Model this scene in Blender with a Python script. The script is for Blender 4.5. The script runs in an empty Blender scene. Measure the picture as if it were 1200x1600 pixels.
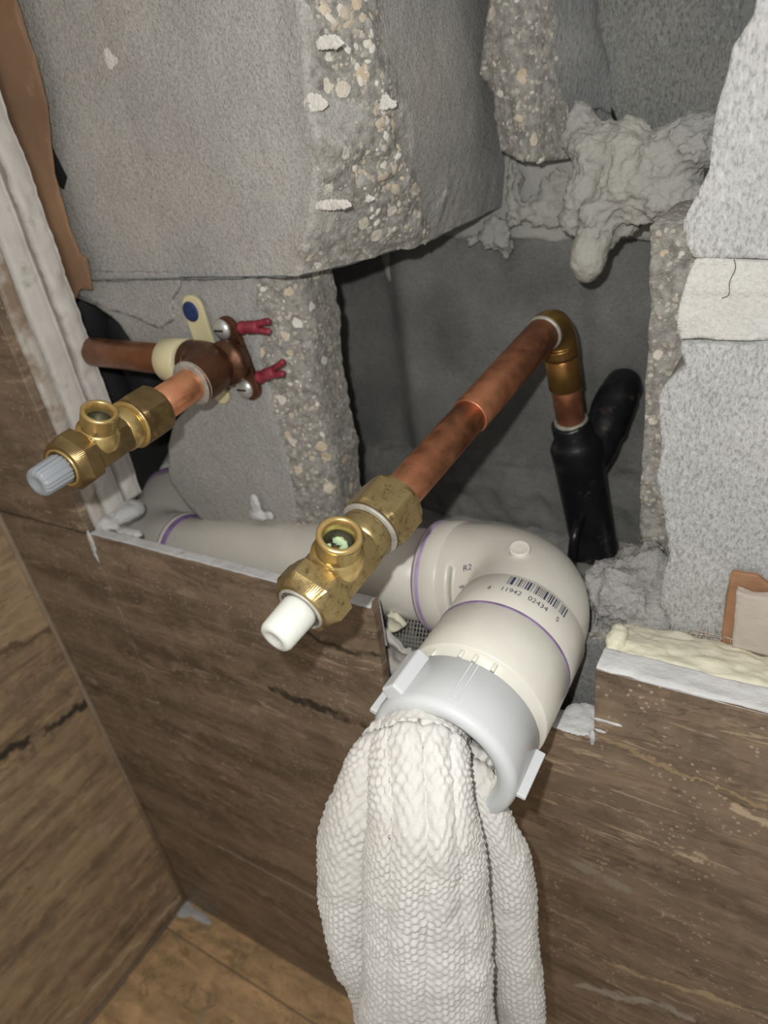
import bpy, math, random
import numpy as np
from mathutils import Vector, Matrix

# ------------------------------------------------------------------ camera, world, lights, exposure
F = 1078.4                                  # focal length in pixels of a 1200 x 1600 frame
RW = np.array([[.8541, .1534, -.4970], [.5020, -.4931, .7105], [.1361, .8563, .4982]])   # rows: +X, +Y, -Z seen in camera axes
U_, _, V_ = np.linalg.svd(RW); RW = U_ @ V_
CAMY = -0.20                                # camera is 20 cm in front of the tiled face (Y = 0)
S = bpy.context.scene
cd = bpy.data.cameras.new('camera'); cam = bpy.data.objects.new('camera', cd); S.collection.objects.link(cam)
S.camera = cam
cd.sensor_fit = 'HORIZONTAL'; cd.sensor_width = 36; cd.lens = 36 * F / 1200; cd.clip_start = .01
ax = lambda v: Vector((v[0], v[1], -v[2]))
cx = ax(RW @ np.array([1, 0, 0])); cy = ax(RW @ np.array([0, -1, 0])); cz = ax(RW @ np.array([0, 0, -1]))
M = Matrix((cx, cy, cz)).transposed().to_4x4(); M.translation = (0, CAMY, 0); cam.matrix_world = M
cd.dof.use_dof = True; cd.dof.focus_distance = .25; cd.dof.aperture_fstop = 16
w = bpy.data.worlds.new('world'); S.world = w; w.use_nodes = True
w.node_tree.nodes['Background'].inputs[0].default_value = (1, .97, .93, 1)
w.node_tree.nodes['Background'].inputs[1].default_value = .40
ld = bpy.data.lights.new('phone_flash', 'POINT'); ld.energy = 3.0; ld.shadow_soft_size = .003; ld.color = (1, .985, .96)
flash = bpy.data.objects.new('phone_flash', ld); S.collection.objects.link(flash)
flash.location = M @ Vector((-.016, .020, .004))
S.view_settings.view_transform = 'Standard'; S.view_settings.look = 'None'
S.view_settings.exposure = 0; S.view_settings.gamma = 1; S.view_settings.use_curve_mapping = False

# ------------------------------------------------------------------ helpers
def ray(px, py):
    r = RW @ np.array([(px - 600) / F, (py - 800) / F, 1.0]); return np.array([r[0], r[1], -r[2]])
def at(px, py, Y):                          # pixel -> world point on the plane Y
    r = ray(px, py); t = (Y - CAMY) / r[1]; return np.array([0, CAMY, 0]) + r * t
def atz(px, py, z):                         # pixel -> world point at camera depth z
    return np.array([0, CAMY, 0]) + ray(px, py) * z
def nrm(v): v = np.asarray(v, float); return v / np.linalg.norm(v)

def _h(ix, iy, iz, s):
    n = (ix * 374761393 + iy * 668265263 + iz * 2147483647 + s * 974711) & 0xffffffff
    n = ((n ^ (n >> 13)) * 1274126177) & 0xffffffff
    return ((n ^ (n >> 16)) & 0xffff) / 65535.0
def vn(P, sc, s=0):                         # value noise, -1..1
    q = np.asarray(P, float) * sc; i = np.floor(q).astype(np.int64); f = q - i; f = f * f * (3 - 2 * f); r = 0
    for a in (0, 1):
        for b in (0, 1):
            for c in (0, 1):
                wt = (f[..., 0] if a else 1 - f[..., 0]) * (f[..., 1] if b else 1 - f[..., 1]) * (f[..., 2] if c else 1 - f[..., 2])
                r = r + wt * _h(i[..., 0] + a, i[..., 1] + b, i[..., 2] + c, s)
    return r * 2 - 1
def fbm(P, sc, s=0, o=4):
    return sum(vn(P, sc * 2 ** k, s + k) * .5 ** k for k in range(o))

def link(o, parent=None, label=None, cat=None, group=None, kind=None):
    if o.name not in S.collection.objects: S.collection.objects.link(o)
    if parent is not None: o.parent = parent
    for k, v in (('label', label), ('category', cat), ('group', group), ('kind', kind)):
        if v: o[k] = v
    return o
def empty(name, loc, label=None, cat=None, group=None, kind=None):
    o = bpy.data.objects.new(name, None); o.empty_display_size = .01; o.location = Vector(loc)
    return link(o, None, label, cat, group, kind)
def mk(name, V, Fc, mat, parent=None, smooth=True, agg=None, mats=None, local=False, **kw):
    V = np.asarray(V, float)
    if parent is not None and not local:
        base = Vector((0, 0, 0)); p = parent
        while p is not None: base += p.location; p = p.parent
        V = V - np.array(base)
    me = bpy.data.meshes.new(name); me.from_pydata(V.tolist(), [], [tuple(int(a) for a in f) for f in Fc]); me.update()
    if smooth: me.polygons.foreach_set('use_smooth', [True] * len(me.polygons))
    me.materials.append(mat)
    if mats is not None:
        for m in mats[0]: me.materials.append(m)
        me.polygons.foreach_set('material_index', mats[1])
    if agg is not None:
        a = me.attributes.new('agg', 'FLOAT', 'POINT'); a.data.foreach_set('value', np.asarray(agg, np.float32))
    o = bpy.data.objects.new(name, me); return link(o, parent, **kw)
def join(parts):
    V = []; Fc = []; n = 0
    for v, f in parts:
        V.append(np.asarray(v, float)); Fc += [tuple(a + n for a in q) for q in f]; n += len(v)
    return np.vstack(V), Fc
def box(a, b, bev=0):
    x0, y0, z0 = a; x1, y1, z1 = b
    V = [(x0, y0, z0), (x1, y0, z0), (x1, y1, z0), (x0, y1, z0), (x0, y0, z1), (x1, y0, z1), (x1, y1, z1), (x0, y1, z1)]
    return np.array(V), [(3, 2, 1, 0), (4, 5, 6, 7), (0, 1, 5, 4), (1, 2, 6, 5), (2, 3, 7, 6), (3, 0, 4, 7)]
def bevel(o, wd, seg=2):
    m = o.modifiers.new('bevel', 'BEVEL'); m.width = wd; m.segments = seg; m.limit_method = 'ANGLE'; return o
def frame(d, up=None):
    d = nrm(d); up = np.array([0, 0, 1.]) if up is None else nrm(up)
    if abs(d @ up) > .98: up = np.array([1., 0, 0])
    u = nrm(up - d * (d @ up)); return u, np.cross(d, u), d
def revolve(A, d, prof, n=48, up=None, hexr=None, cap=True):
    """rings about the axis A + t*d; prof = [(t, r)], hexr = across-flats/2 limits the radius like a hexagon bar"""
    A = np.asarray(A, float); u, v, d = frame(d, up); th = np.arange(n) / n * 2 * math.pi; V = []; Fc = []
    for t, r in prof:
        rr = np.full(n, r)
        if hexr: rr = np.minimum(rr, hexr / np.cos((th + math.pi / 6) % (math.pi / 3) - math.pi / 6))
        V.append(A + d * t + np.outer(rr * np.cos(th), u) + np.outer(rr * np.sin(th), v))
    k = len(prof)
    for i in range(k - 1):
        for j in range(n): j2 = (j + 1) % n; Fc.append((i * n + j, i * n + j2, (i + 1) * n + j2, (i + 1) * n + j))
    if cap: Fc.append(tuple(range(n - 1, -1, -1))); Fc.append(tuple(range((k - 1) * n, k * n)))
    return np.vstack(V), Fc
def smoothpath(P, n):
    P = np.array(P, float); k = len(P); out = []
    E = np.vstack([2 * P[0] - P[1], P, 2 * P[-1] - P[-2]])
    for t in np.linspace(0, k - 1, n):
        i = min(int(t), k - 2); f = t - i; a, b, c, e = E[i:i + 4]
        out.append(.5 * (2 * b + (c - a) * f + (2 * a - 5 * b + 4 * c - e) * f * f + (3 * b - a - 3 * c + e) * f ** 3))
    return np.array(out)
def sweep(P, R, n=32, cap=True):
    P = np.asarray(P, float); k = len(P); R = np.broadcast_to(R, (k,)); V = []; Fc = []
    T = np.gradient(P, axis=0); T /= np.linalg.norm(T, axis=1)[:, None]; u = frame(T[0])[0]; th = np.arange(n) / n * 2 * math.pi
    for i in range(k):
        u = nrm(u - T[i] * (u @ T[i])); v = np.cross(T[i], u)
        V.append(P[i] + R[i] * (np.outer(np.cos(th), u) + np.outer(np.sin(th), v)))
    for i in range(k - 1):
        for j in range(n): j2 = (j + 1) % n; Fc.append((i * n + j, i * n + j2, (i + 1) * n + j2, (i + 1) * n + j))
    if cap: Fc.append(tuple(range(n - 1, -1, -1))); Fc.append(tuple(range((k - 1) * n, k * n)))
    return np.vstack(V), Fc
def bend(A, E, B, r, n=14):                 # path A -> corner E rounded with radius-like distance r -> B
    A, E, B = map(lambda q: np.asarray(q, float), (A, E, B)); a = E + nrm(A - E) * r; b = E + nrm(B - E) * r
    t = np.linspace(0, 1, n)[:, None]; arc = (1 - t) ** 2 * a + 2 * t * (1 - t) * E + t ** 2 * b
    return np.vstack([A + (a - A) * s for s in np.linspace(0, .98, 6)] + [arc] + [b + (B - b) * s for s in np.linspace(.02, 1, 6)])

def jag(poly, step, amp, seed):             # roughen a closed outline
    P = np.array(poly, float); out = []
    for i in range(len(P)):
        a, b = P[i], P[(i + 1) % len(P)]; n = max(1, int(np.linalg.norm(b - a) / step))
        for k in range(n): out.append(a + (b - a) * k / n)
    out = np.array(out); q = np.c_[out, np.zeros(len(out))]
    out[:, 0] += amp * fbm(q, .35 / step, seed); out[:, 1] += amp * fbm(q, .35 / step, seed + 50); return out
def inside(P, poly):
    x, y = P[:, 0], P[:, 1]; r = np.zeros(len(P), bool); n = len(poly)
    for i in range(n):
        x0, y0 = poly[i]; x1, y1 = poly[(i + 1) % n]
        if y0 == y1: continue
        c = (y0 > y) != (y1 > y); r ^= c & (x < (x1 - x0) * (y - y0) / (y1 - y0) + x0)
    return r
def near(P, line, closed=True):             # nearest point on an outline, and distance
    A = np.asarray(line, float); B = np.roll(A, -1, 0)
    if not closed: A, B = A[:-1], A[1:]
    best = np.full(len(P), 1e9); Q = P.copy()
    for a, b in zip(A, B):
        d = b - a; L = d @ d
        if L < 1e-14: continue
        t = np.clip(((P - a) @ d) / L, 0, 1); q = a + t[:, None] * d; e = np.linalg.norm(P - q, axis=1)
        m = e < best; best[m] = e[m]; Q[m] = q[m]
    return Q, best
def relief(name, poly, Y, mat, parent=None, thick=.03, h=.002, edge=.0012, step=.006, seed=1, rough=.0004, rsc=120,
           breaks=(), agg0=0, fn=None, px=True, undercut=0, **kw):
    """a slab with a worked front: outline poly (pixels on plane Y, or X/Z) facing -Y, ragged rim, broken margins"""
    if px: poly = [at(a, b, Y)[[0, 2]] for a, b in poly]
    poly = jag(poly, step, edge, seed); lo = poly.min(0); hi = poly.max(0)
    nx = int((hi[0] - lo[0]) / h) + 2; nz = int((hi[1] - lo[1]) / h) + 2
    gx, gz = np.meshgrid(lo[0] + np.arange(nx + 1) * h, lo[1] + np.arange(nz + 1) * h, indexing='ij')
    G = np.c_[gx.ravel(), gz.ravel()]; C = (G + h / 2).reshape(nx + 1, nz + 1, 2)[:-1, :-1].reshape(-1, 2)
    keep = np.where(inside(C, poly))[0]; ci, cj = keep // nz, keep % nz
    q = np.stack([ci * (nz + 1) + cj, (ci + 1) * (nz + 1) + cj, (ci + 1) * (nz + 1) + cj + 1, ci * (nz + 1) + cj + 1], 1)
    used, inv = np.unique(q, return_inverse=True); q = inv.reshape(-1, 4); P = G[used]
    es = {}
    for f in q:
        for k in range(4):
            a, b = int(f[k]), int(f[(k + 1) % 4])
            if (b, a) in es: del es[(b, a)]
            else: es[(a, b)] = 1
    bd = sorted({a for e in es for a in e}); P[bd] = near(P[bd], poly)[0]
    y = np.full(len(P), float(Y)); agg = np.full(len(P), float(agg0)); P3 = np.c_[P[:, 0], y, P[:, 1]]
    for line, wd, dp in breaks:
        L = np.array([at(a, b, Y)[[0, 2]] for a, b in line]); d = near(P, L, False)[1] + .003 * fbm(P3, 60, seed + 9)
        t = np.clip(1 - d / wd, 0, 1); y += dp * t ** 1.3; agg = np.maximum(agg, np.clip(t * 5, 0, 1))
    if fn: y = y + fn(P[:, 0], P[:, 1])
    y += rough * fbm(P3, rsc, seed) + agg * (.0012 * fbm(P3, 260, seed + 3) + .0014 * fbm(P3, 90, seed + 5))
    V = np.c_[P[:, 0], y, P[:, 1]]; n = len(V); Fc = [tuple(f) for f in q]; ix = {a: i for i, a in enumerate(bd)}
    rings = 3; allV = [V]; 
    for r in range(1, rings + 1):
        B = V[bd].copy(); B[:, 1] = V[bd][:, 1] + thick * r / rings
        if r < rings + 1:
            B[:, 0] += edge * .9 * vn(B, 200, seed + r); B[:, 2] += edge * .9 * vn(B, 200, seed + 20 + r)
        allV.append(B)
    for (a, b) in es:
        pa, pb = a, b
        for r in range(rings):
            na, nb = n + r * len(bd) + ix[a], n + r * len(bd) + ix[b]; Fc.append((pb, pa, na, nb)); pa, pb = na, nb
    V = np.vstack(allV); agg = np.r_[agg, np.ones(len(V) - n)]
    return mk(name, V, Fc, mat, parent, agg=agg, **kw)
def patch(name, ctrl, mat, parent=None, h=.003, rough=.0006, rsc=100, seed=3, agg=None, mask=None, lump=0, **kw):
    """smooth sheet through rows of world control points; agg gives the broken-aggregate weight per column"""
    C = np.array(ctrl, float); nr, nc = C.shape[:2]
    nu = max(2, int(max(np.linalg.norm(np.diff(C, axis=0), axis=2).sum(0)) / h)); nv = max(2, int(max(np.linalg.norm(np.diff(C, axis=1), axis=2).sum(1)) / h))
    A = np.zeros((nu, nc, 3))
    for j in range(nc):
        for k in range(3): A[:, j, k] = np.interp(np.linspace(0, nr - 1, nu), np.arange(nr), C[:, j, k])
    seglen = np.linalg.norm(np.diff(C, axis=1), axis=2).mean(0); cum = np.r_[0, np.cumsum(seglen)]; tt = np.interp(np.linspace(0, cum[-1], nv), cum, np.arange(nc))
    P = np.zeros((nu, nv, 3))
    for k in range(3):
        for i in range(nu): P[i, :, k] = np.interp(tt, np.arange(nc), A[i, :, k])
    dv = np.gradient(P, axis=1); du = np.gradient(P, axis=0); N = np.cross(du, dv); N /= np.linalg.norm(N, axis=2)[..., None] + 1e-12
    a = np.zeros((nu, nv)) if agg is None else np.broadcast_to(np.interp(tt + .0, np.arange(nc), agg), (nu, nv)).copy()
    if agg is not None: a = np.clip(a + .35 * fbm(P, 45, seed + 7) * (a > .01), 0, 1)
    P = P + N * (rough * fbm(P, rsc, seed) + lump * fbm(P, 18, seed + 2, 2) + a * (.0022 * fbm(P, 70, seed + 4) + .0011 * fbm(P, 260, seed + 5)))[..., None]
    Fc = [(i * nv + j, i * nv + j + 1, (i + 1) * nv + j + 1, (i + 1) * nv + j) for i in range(nu - 1) for j in range(nv - 1)]
    return mk(name, P.reshape(-1, 3), Fc, mat, parent, agg=a.ravel(), **kw)
def ico(c, r, sub=3):
    import bmesh
    bm = bmesh.new(); bmesh.ops.create_icosphere(bm, subdivisions=sub, radius=1); bm.verts.index_update()
    V = np.array([v.co[:] for v in bm.verts]); Fc = [tuple(v.index for v in f.verts) for f in bm.faces]; bm.free()
    return V * np.asarray(r) + np.asarray(c), Fc
def lumps(name, balls, mat, parent=None, vox=.0018, amp=.004, size=.02, seed=0, fine=.0012, hard=False, **kw):
    V, Fc = join([ico(c, r) for c, r in balls]); o = mk(name, V, Fc, mat, parent, **kw)
    m = o.modifiers.new('remesh', 'REMESH'); m.mode = 'VOXEL'; m.voxel_size = vox; m.use_smooth_shade = True
    for k, (a, s) in enumerate(((amp, size), (fine, size * .22))):
        t = bpy.data.textures.new(name + '_noise', 'CLOUDS'); t.noise_scale = s; t.noise_depth = 3; t.noise_type = 'HARD_NOISE' if hard else 'SOFT_NOISE'
        d = o.modifiers.new('displace', 'DISPLACE'); d.texture = t; d.strength = a * 2; d.mid_level = .5; d.texture_coords = 'LOCAL'
    return o

# ------------------------------------------------------------------ materials
class NT:
    def __init__(s, name, rough=.8, metal=0, spec=.5):
        s.m = bpy.data.materials.new(name); s.m.use_nodes = True; s.t = s.m.node_tree; s.b = s.t.nodes['Principled BSDF']
        s.set('Roughness', rough); s.set('Metallic', metal); s.set('Specular IOR Level', spec)
        s.co = s.n('ShaderNodeTexCoord').outputs['Object']
    def n(s, typ, **kw):
        q = s.t.nodes.new(typ)
        for k, v in kw.items():
            if k in q.inputs: (s.t.links.new(v, q.inputs[k]) if hasattr(v, 'links') or isinstance(v, bpy.types.NodeSocket) else setattr(q.inputs[k], 'default_value', v))
            else: setattr(q, k, v)
        return q
    def set(s, k, v):
        if isinstance(v, bpy.types.NodeSocket): s.t.links.new(v, s.b.inputs[k])
        else: s.b.inputs[k].default_value = v
    def map(s, sc=(1, 1, 1), rot=(0, 0, 0), loc=(0, 0, 0)): return s.n('ShaderNodeMapping', Vector=s.co, Scale=sc, Rotation=rot, Location=loc).outputs[0]
    def noise(s, sc, det=4, rough=.55, vec=None, dist=0): return s.n('ShaderNodeTexNoise', Vector=vec or s.co, Scale=sc, Detail=det, Roughness=rough, Distortion=dist).outputs[0]
    def vor(s, sc, vec=None, feat='F1', out='Distance'): return s.n('ShaderNodeTexVoronoi', feature=feat, Vector=vec or s.co, Scale=sc).outputs[out]
    def rng(s, v, a, b, c=0, d=1): return s.n('ShaderNodeMapRange', Value=v, **{'From Min': a, 'From Max': b, 'To Min': c, 'To Max': d}).outputs[0]
    def math(s, op, a, b=0):
        q = s.n('ShaderNodeMath', operation=op)
        for i, v in enumerate((a, b)):
            if isinstance(v, bpy.types.NodeSocket): s.t.links.new(v, q.inputs[i])
            else: q.inputs[i].default_value = v
        return q.outputs[0]
    def mix(s, f, a, b):
        q = s.n('ShaderNodeMix', data_type='RGBA')
        for i, v in ((0, f), (6, a), (7, b)):
            if isinstance(v, bpy.types.NodeSocket): s.t.links.new(v, q.inputs[i])
            else: q.inputs[i].default_value = (*v, 1) if i and len(v) == 3 else v
        return q.outputs[2]
    def bump(s, hgt, dist, strength=1, nrm_=None):
        kw = {'Height': hgt, 'Distance': dist, 'Strength': strength}
        if nrm_ is not None: kw['Normal'] = nrm_
        return s.n('ShaderNodeBump', **kw).outputs[0]

def concrete(name, c, var=.25, grain=.5, streak=0, tint=(1, .985, .95), agg_col=(.30, .29, .26), agg_force=False, stone=1.0, warm=0):
    t = NT(name, .92, 0, .25); c = np.array(c); dk = tuple(c * (1 - var)); lt = tuple(np.minimum(c * (1 + var), .95) * np.array(tint))
    vs = t.map((1, 1, .5)) if streak else t.co
    col = t.mix(t.rng(t.noise(22, 5), .3, .7), dk, lt)
    if warm: col = t.mix(t.rng(t.noise(7, 4), .42, .62, 0, warm), col, tuple(c * np.array([1.16, 1.08, .93])))
    g = t.noise(900, 3, .7, vs); col = t.mix(t.rng(g, .46, .66, 0, grain), col, tuple(c * .40))
    g2 = t.noise(620, 2, .6, vs); col = t.mix(t.rng(g2, .54, .68, 0, grain * .7), col, tuple(np.minimum(c * 1.35, .9)))
    # exposed aggregate where the shell is broken
    wv = t.n('ShaderNodeVectorMath', operation='ADD'); t.t.links.new(t.co, wv.inputs[0]); ws = t.n('ShaderNodeVectorMath', operation='SCALE', Scale=.0035); t.t.links.new(t.n('ShaderNodeTexNoise', Vector=t.co, Scale=260, Detail=3).outputs['Color'], ws.inputs[0]); t.t.links.new(ws.outputs[0], wv.inputs[1]); wv = wv.outputs[0]
    v1 = t.n('ShaderNodeTexVoronoi', Vector=wv, Scale=135); d1, r1 = v1.outputs['Distance'], v1.outputs['Color']
    v2 = t.n('ShaderNodeTexVoronoi', Vector=wv, Scale=400); d2, r2 = v2.outputs['Distance'], v2.outputs['Color']
    s1 = t.n('ShaderNodeSeparateColor', Color=r1).outputs; s2 = t.n('ShaderNodeSeparateColor', Color=r2).outputs
    m1 = t.math('MULTIPLY', t.math('LESS_THAN', d1, t.rng(s1[1], 0, 1, .18, .46)), t.math('GREATER_THAN', s1[0], .62))
    m2 = t.math('MULTIPLY', t.math('LESS_THAN', d2, .40), t.math('GREATER_THAN', s2[0], .55))
    base = t.mix(t.rng(t.noise(260, 5, .7), .35, .65), tuple(np.array(agg_col) * .6), tuple(np.array(agg_col) * 1.25))
    st = t.mix(s1[2], (.55, .45, .32), (.66, .64, .58)); st2 = t.mix(s2[2], (.42, .37, .29), (.6, .57, .5))
    ac = t.mix(t.math('MULTIPLY', m2, .75 * stone), base, st2); ac = t.mix(t.math('MULTIPLY', m1, .95 * stone), ac, st)
    if agg_force: k = 1.0
    else:
        at_ = t.n('ShaderNodeAttribute', attribute_name='agg').outputs['Fac']; k = t.rng(t.math('ADD', at_, t.rng(t.noise(150, 4), 0, 1, -.35, .35)), .45, .6)
    col = t.mix(k, col, ac)
    t.set('Base Color', col)
    hh = t.math('ADD', t.math('MULTIPLY', g, .6), t.math('MULTIPLY', t.noise(330, 4, .65, vs), 1.0))
    sh = t.math('MULTIPLY', t.math('ADD', m1, t.math('MULTIPLY', m2, .6)), k if not agg_force else 1.0)
    nb = t.bump(hh, .0012, .55 + .5 * grain); t.set('Normal', t.bump(sh, .0008, .5, nb)); return t.m
def simple(name, c, rough=.7, metal=0, var=.12, sc=60, bmp=.0003, bsc=300, spec=.4, dirt=None, dsc=40, dth=(.6, .75)):
    t = NT(name, rough, metal, spec); c = np.array(c)
    col = t.mix(t.rng(t.noise(sc, 5), .3, .7), tuple(c * (1 - var)), tuple(np.minimum(c * (1 + var), .97)))
    if dirt: col = t.mix(t.rng(t.noise(dsc, 6, .65), *dth), col, dirt)
    t.set('Base Color', col)
    if bmp: t.set('Normal', t.bump(t.noise(bsc, 5, .65), bmp, .6))
    return t.m
def metal(name, c1, c2, rough=.32, spots=None, sc=45, green=None, th=(.5, .7)):
    t = NT(name, rough, .82); n1 = t.noise(sc, 5, .65)
    col = t.mix(t.rng(n1, .35, .65), c1, c2)
    if spots: col = t.mix(t.rng(t.noise(380, 4, .7), *th, 0, .85), col, spots)
    if green: col = t.mix(t.rng(t.noise(75, 4, .6), .66, .74), col, green)
    t.set('Base Color', col); t.set('Roughness', t.rng(t.noise(160, 4), .3, .7, rough * .75, rough * 1.5))
    t.set('Normal', t.bump(t.noise(500, 4), .0002, .35)); return t.m
def travertine(name, along, c=(.20, .145, .095), tilt=.12, spec=.45, flecks=1.0, seed=0.0, veins=()):
    t = NT(name, .3, 0, spec)
    sc = {'x': (7, 7, 42), 'y': (7, 7, 42), 'f': (9, 26, 9)}[along]; rot = {'x': (0, tilt, 0), 'y': (tilt, 0, 0), 'f': (0, 0, .35)}[along]
    v = t.map(sc, rot, (seed, seed, seed)); c = np.array(c)
    n = t.noise(1.0, 8, .62, v, .6); col = t.mix(t.rng(n, .35, .68), tuple(c * .55), tuple(c * 1.35))
    n2 = t.noise(2.6, 8, .7, v, .3); col = t.mix(t.rng(n2, .52, .68, 0, .75), col, tuple(c * np.array([1.7, 1.65, 1.6])))
    n3 = t.noise(.55, 4, .5, v, 1.2); col = t.mix(t.rng(n3, .63, .72, 0, .6), col, tuple(c * np.array([.62, .68, .78])))
    n6 = t.noise(.8, 6, .6, t.map(sc, rot, (seed + 7, 3, 1)), 1.5); col = t.mix(t.rng(t.math('ABSOLUTE', t.math('SUBTRACT', n6, .5)), 0, .012, .6, 0), col, tuple(c * .28))
    v4 = t.map(tuple(q * .55 for q in sc), rot, (3 + seed, 1, 2)); n4 = t.noise(9, 6, .75, v4, .8); msk = t.rng(t.noise(1.2, 3, .5, v4), .42, .62)
    fl = t.math('MULTIPLY', t.rng(n4, .57, .60), msk); col = t.mix(t.math('MULTIPLY', fl, flecks), col, (.42, .33, .22))
    sp = t.math('MULTIPLY', t.math('LESS_THAN', t.vor(300), .22), t.rng(t.noise(34), .45, .56)); col = t.mix(t.math('MULTIPLY', sp, .7 * flecks), col, (.46, .38, .27))
    bl = t.noise(55, 5, .65); col = t.mix(t.rng(bl, .50, .66, 0, .55), col, tuple(c * np.array([1.5, 1.45, 1.42]))); col = t.mix(t.rng(t.noise(38, 5, .6), .55, .70, 0, .55), col, tuple(c * .5))
    for A, B, wd, vc in veins:
        A, B = np.array(A), np.array(B); L = np.linalg.norm(B - A); d = (B - A) / L
        def vm(op, a, b=None, **kw):
            q = t.n('ShaderNodeVectorMath', operation=op)
            for i, v_ in enumerate((a, b)):
                if v_ is None: continue
                if isinstance(v_, bpy.types.NodeSocket): t.t.links.new(v_, q.inputs[i])
                else: q.inputs[i].default_value = tuple(v_)
            return q
        nz = t.n('ShaderNodeTexNoise', Vector=t.co, Scale=45, Detail=6, Roughness=.65).outputs['Color']; off = vm('MULTIPLY', vm('SUBTRACT', nz, (.5, .5, .5)).outputs[0], {'x': (.022, 0, .022), 'y': (0, .022, .022), 'f': (.022, .022, 0)}[along]).outputs[0]
        P = vm('SUBTRACT', vm('ADD', t.co, off).outputs[0], A).outputs[0]; tt = t.math('MINIMUM', t.math('MAXIMUM', vm('DOT_PRODUCT', P, d).outputs['Value'], 0.), float(L))
        sc_ = t.n('ShaderNodeVectorMath', operation='SCALE'); sc_.inputs[0].default_value = tuple(d); t.t.links.new(tt, sc_.inputs['Scale'])
        dist = vm('LENGTH', vm('SUBTRACT', P, sc_.outputs[0]).outputs[0]).outputs['Value']
        edge = t.math('MULTIPLY', t.noise(110, 5, .7), wd * 2); k = t.math('MULTIPLY', t.rng(t.math('SUBTRACT', dist, edge), 0, -wd * .5), t.rng(t.noise(70, 4), .38, .5, .25, .95)); col = t.mix(k, col, vc)
    t.set('Base Color', col); t.set('Roughness', t.rng(n4, .3, .7, .28, .55))
    t.set('Normal', t.bump(t.math('ADD', t.noise(120, 5, .6), t.math('MULTIPLY', fl, .5)), .0003, .35)); return t.m

M_front = concrete('light_concrete_face', (.36, .355, .335), .14, .42, tint=(1, .98, .92))
M_left = concrete('grey_concrete_face', (.385, .385, .375), .14, .55, tint=(1, .985, .94), warm=.5)
M_right = concrete('bright_concrete_face', (.42, .425, .42), .08, .7, streak=1)
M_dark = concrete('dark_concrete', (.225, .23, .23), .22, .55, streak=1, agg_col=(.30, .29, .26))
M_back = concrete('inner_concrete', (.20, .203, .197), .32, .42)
M_backtex = concrete('rough_inner_concrete', (.24, .245, .235), .18, .8, streak=1)
M_agg = concrete('broken_concrete', (.33, .32, .29), .2, .5, agg_force=True)
M_mortar = concrete('mortar', (.40, .40, .375), .16, .18, tint=(1, .98, .92))
M_joint = concrete('mortar_joint', (.50, .50, .475), .07, .25)
M_rub = concrete('rubble', (.36, .355, .345), .2, .45, agg_col=(.4, .39, .37), stone=.7)
M_white = simple('white_gypsum', (.60, .575, .53), .9, var=.1, bmp=.0006, dirt=(.36, .31, .26), dsc=60, dth=(.58, .75))
M_stain = simple('stained_thinset', (.50, .46, .41), .9, var=.15, bmp=.0006, dirt=(.27, .20, .14), dsc=38, dth=(.46, .62))
M_thin = simple('thinset', (.58, .58, .575), .9, var=.12, bmp=.0012, bsc=260, dirt=(.36, .35, .33), dsc=130)
M_foam = simple('cream_foam', (.72, .69, .54), .8, var=.07, bmp=.0012, bsc=160)
M_kraft = simple('kraft_paper', (.215, .125, .07), .75, var=.22, sc=25, bmp=.0003, dirt=(.30, .19, .115), dsc=50)
M_kraft2 = simple('orange_kraft_paper', (.32, .17, .09), .7, var=.25, sc=60, bmp=.0005)
M_black = simple('black_plastic', (.012, .012, .014), .32, var=.4, bmp=.0006, bsc=120, spec=.5, dirt=(.10, .08, .055), dsc=80, dth=(.60, .72))
M_blackfoam = simple('black_foam', (.012, .012, .013), .7, var=.4, bmp=.0006)
M_voidshade = simple('void_shade', (.01, .01, .01), .95, var=.2, bmp=0)  # near-black painted shade for gaps, also used in cracks, pits and slots
M_pvc = simple('aged_pvc', (.62, .595, .53), .34, var=.05, bmp=.00008, spec=.5, dirt=(.46, .43, .37), dsc=35, dth=(.6, .85))
M_pvc2 = simple('cream_pvc', (.68, .665, .59), .3, var=.05, bmp=.0001, spec=.5, dirt=(.38, .33, .22), dsc=90, dth=(.68, .8))
M_nut = simple('white_plastic', (.60, .62, .63), .28, var=.02, bmp=.00005, spec=.5)
M_purple = simple('purple_primer', (.20, .12, .27), .5, var=.35, sc=150, bmp=0)
M_purple2 = simple('pale_purple_primer', (.34, .25, .42), .5, var=.2, sc=150, bmp=0)
M_cop = metal('brown_copper', (.46, .18, .095), (.56, .25, .13), .42, spots=(.24, .09, .05), th=(.6, .85))
M_copb = metal('bright_copper', (.75, .31, .16), (.85, .40, .22), .26)
M_copd = metal('tarnished_copper', (.105, .055, .035), (.20, .09, .05), .38)
M_copl = metal('dull_brown_copper', (.22, .095, .05), (.33, .15, .08), .36)
M_copg = metal('golden_copper', (.34, .16, .055), (.40, .26, .07), .3)
M_brass = metal('spotted_brass', (.32, .24, .105), (.44, .33, .15), .33, spots=(.10, .055, .035), th=(.52, .72))
M_brassd = metal('dull_brass', (.20, .14, .065), (.30, .21, .09), .38)
M_brassb = metal('polished_brass', (.62, .44, .17), (.72, .54, .24), .25)
M_solder = simple('solder_flux', (.38, .36, .31), .5, metal=.3, var=.3, sc=200, bmp=.0004)
M_bore = metal('dark_bore', (.05, .045, .03), (.12, .12, .08), .5)
M_verd = simple('green_corrosion', (.33, .45, .29), .8, var=.4, sc=250, bmp=.0004)
M_putty = simple('grey_putty', (.36, .39, .38), .7, var=.3, sc=200, bmp=.0005)
M_zinc = simple('zinc_screw', (.55, .56, .54), .35, metal=.7, var=.2, sc=200, bmp=.0003)
M_capw = simple('white_stem_plastic', (.66, .68, .62), .35, var=.03, bmp=0)
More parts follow.
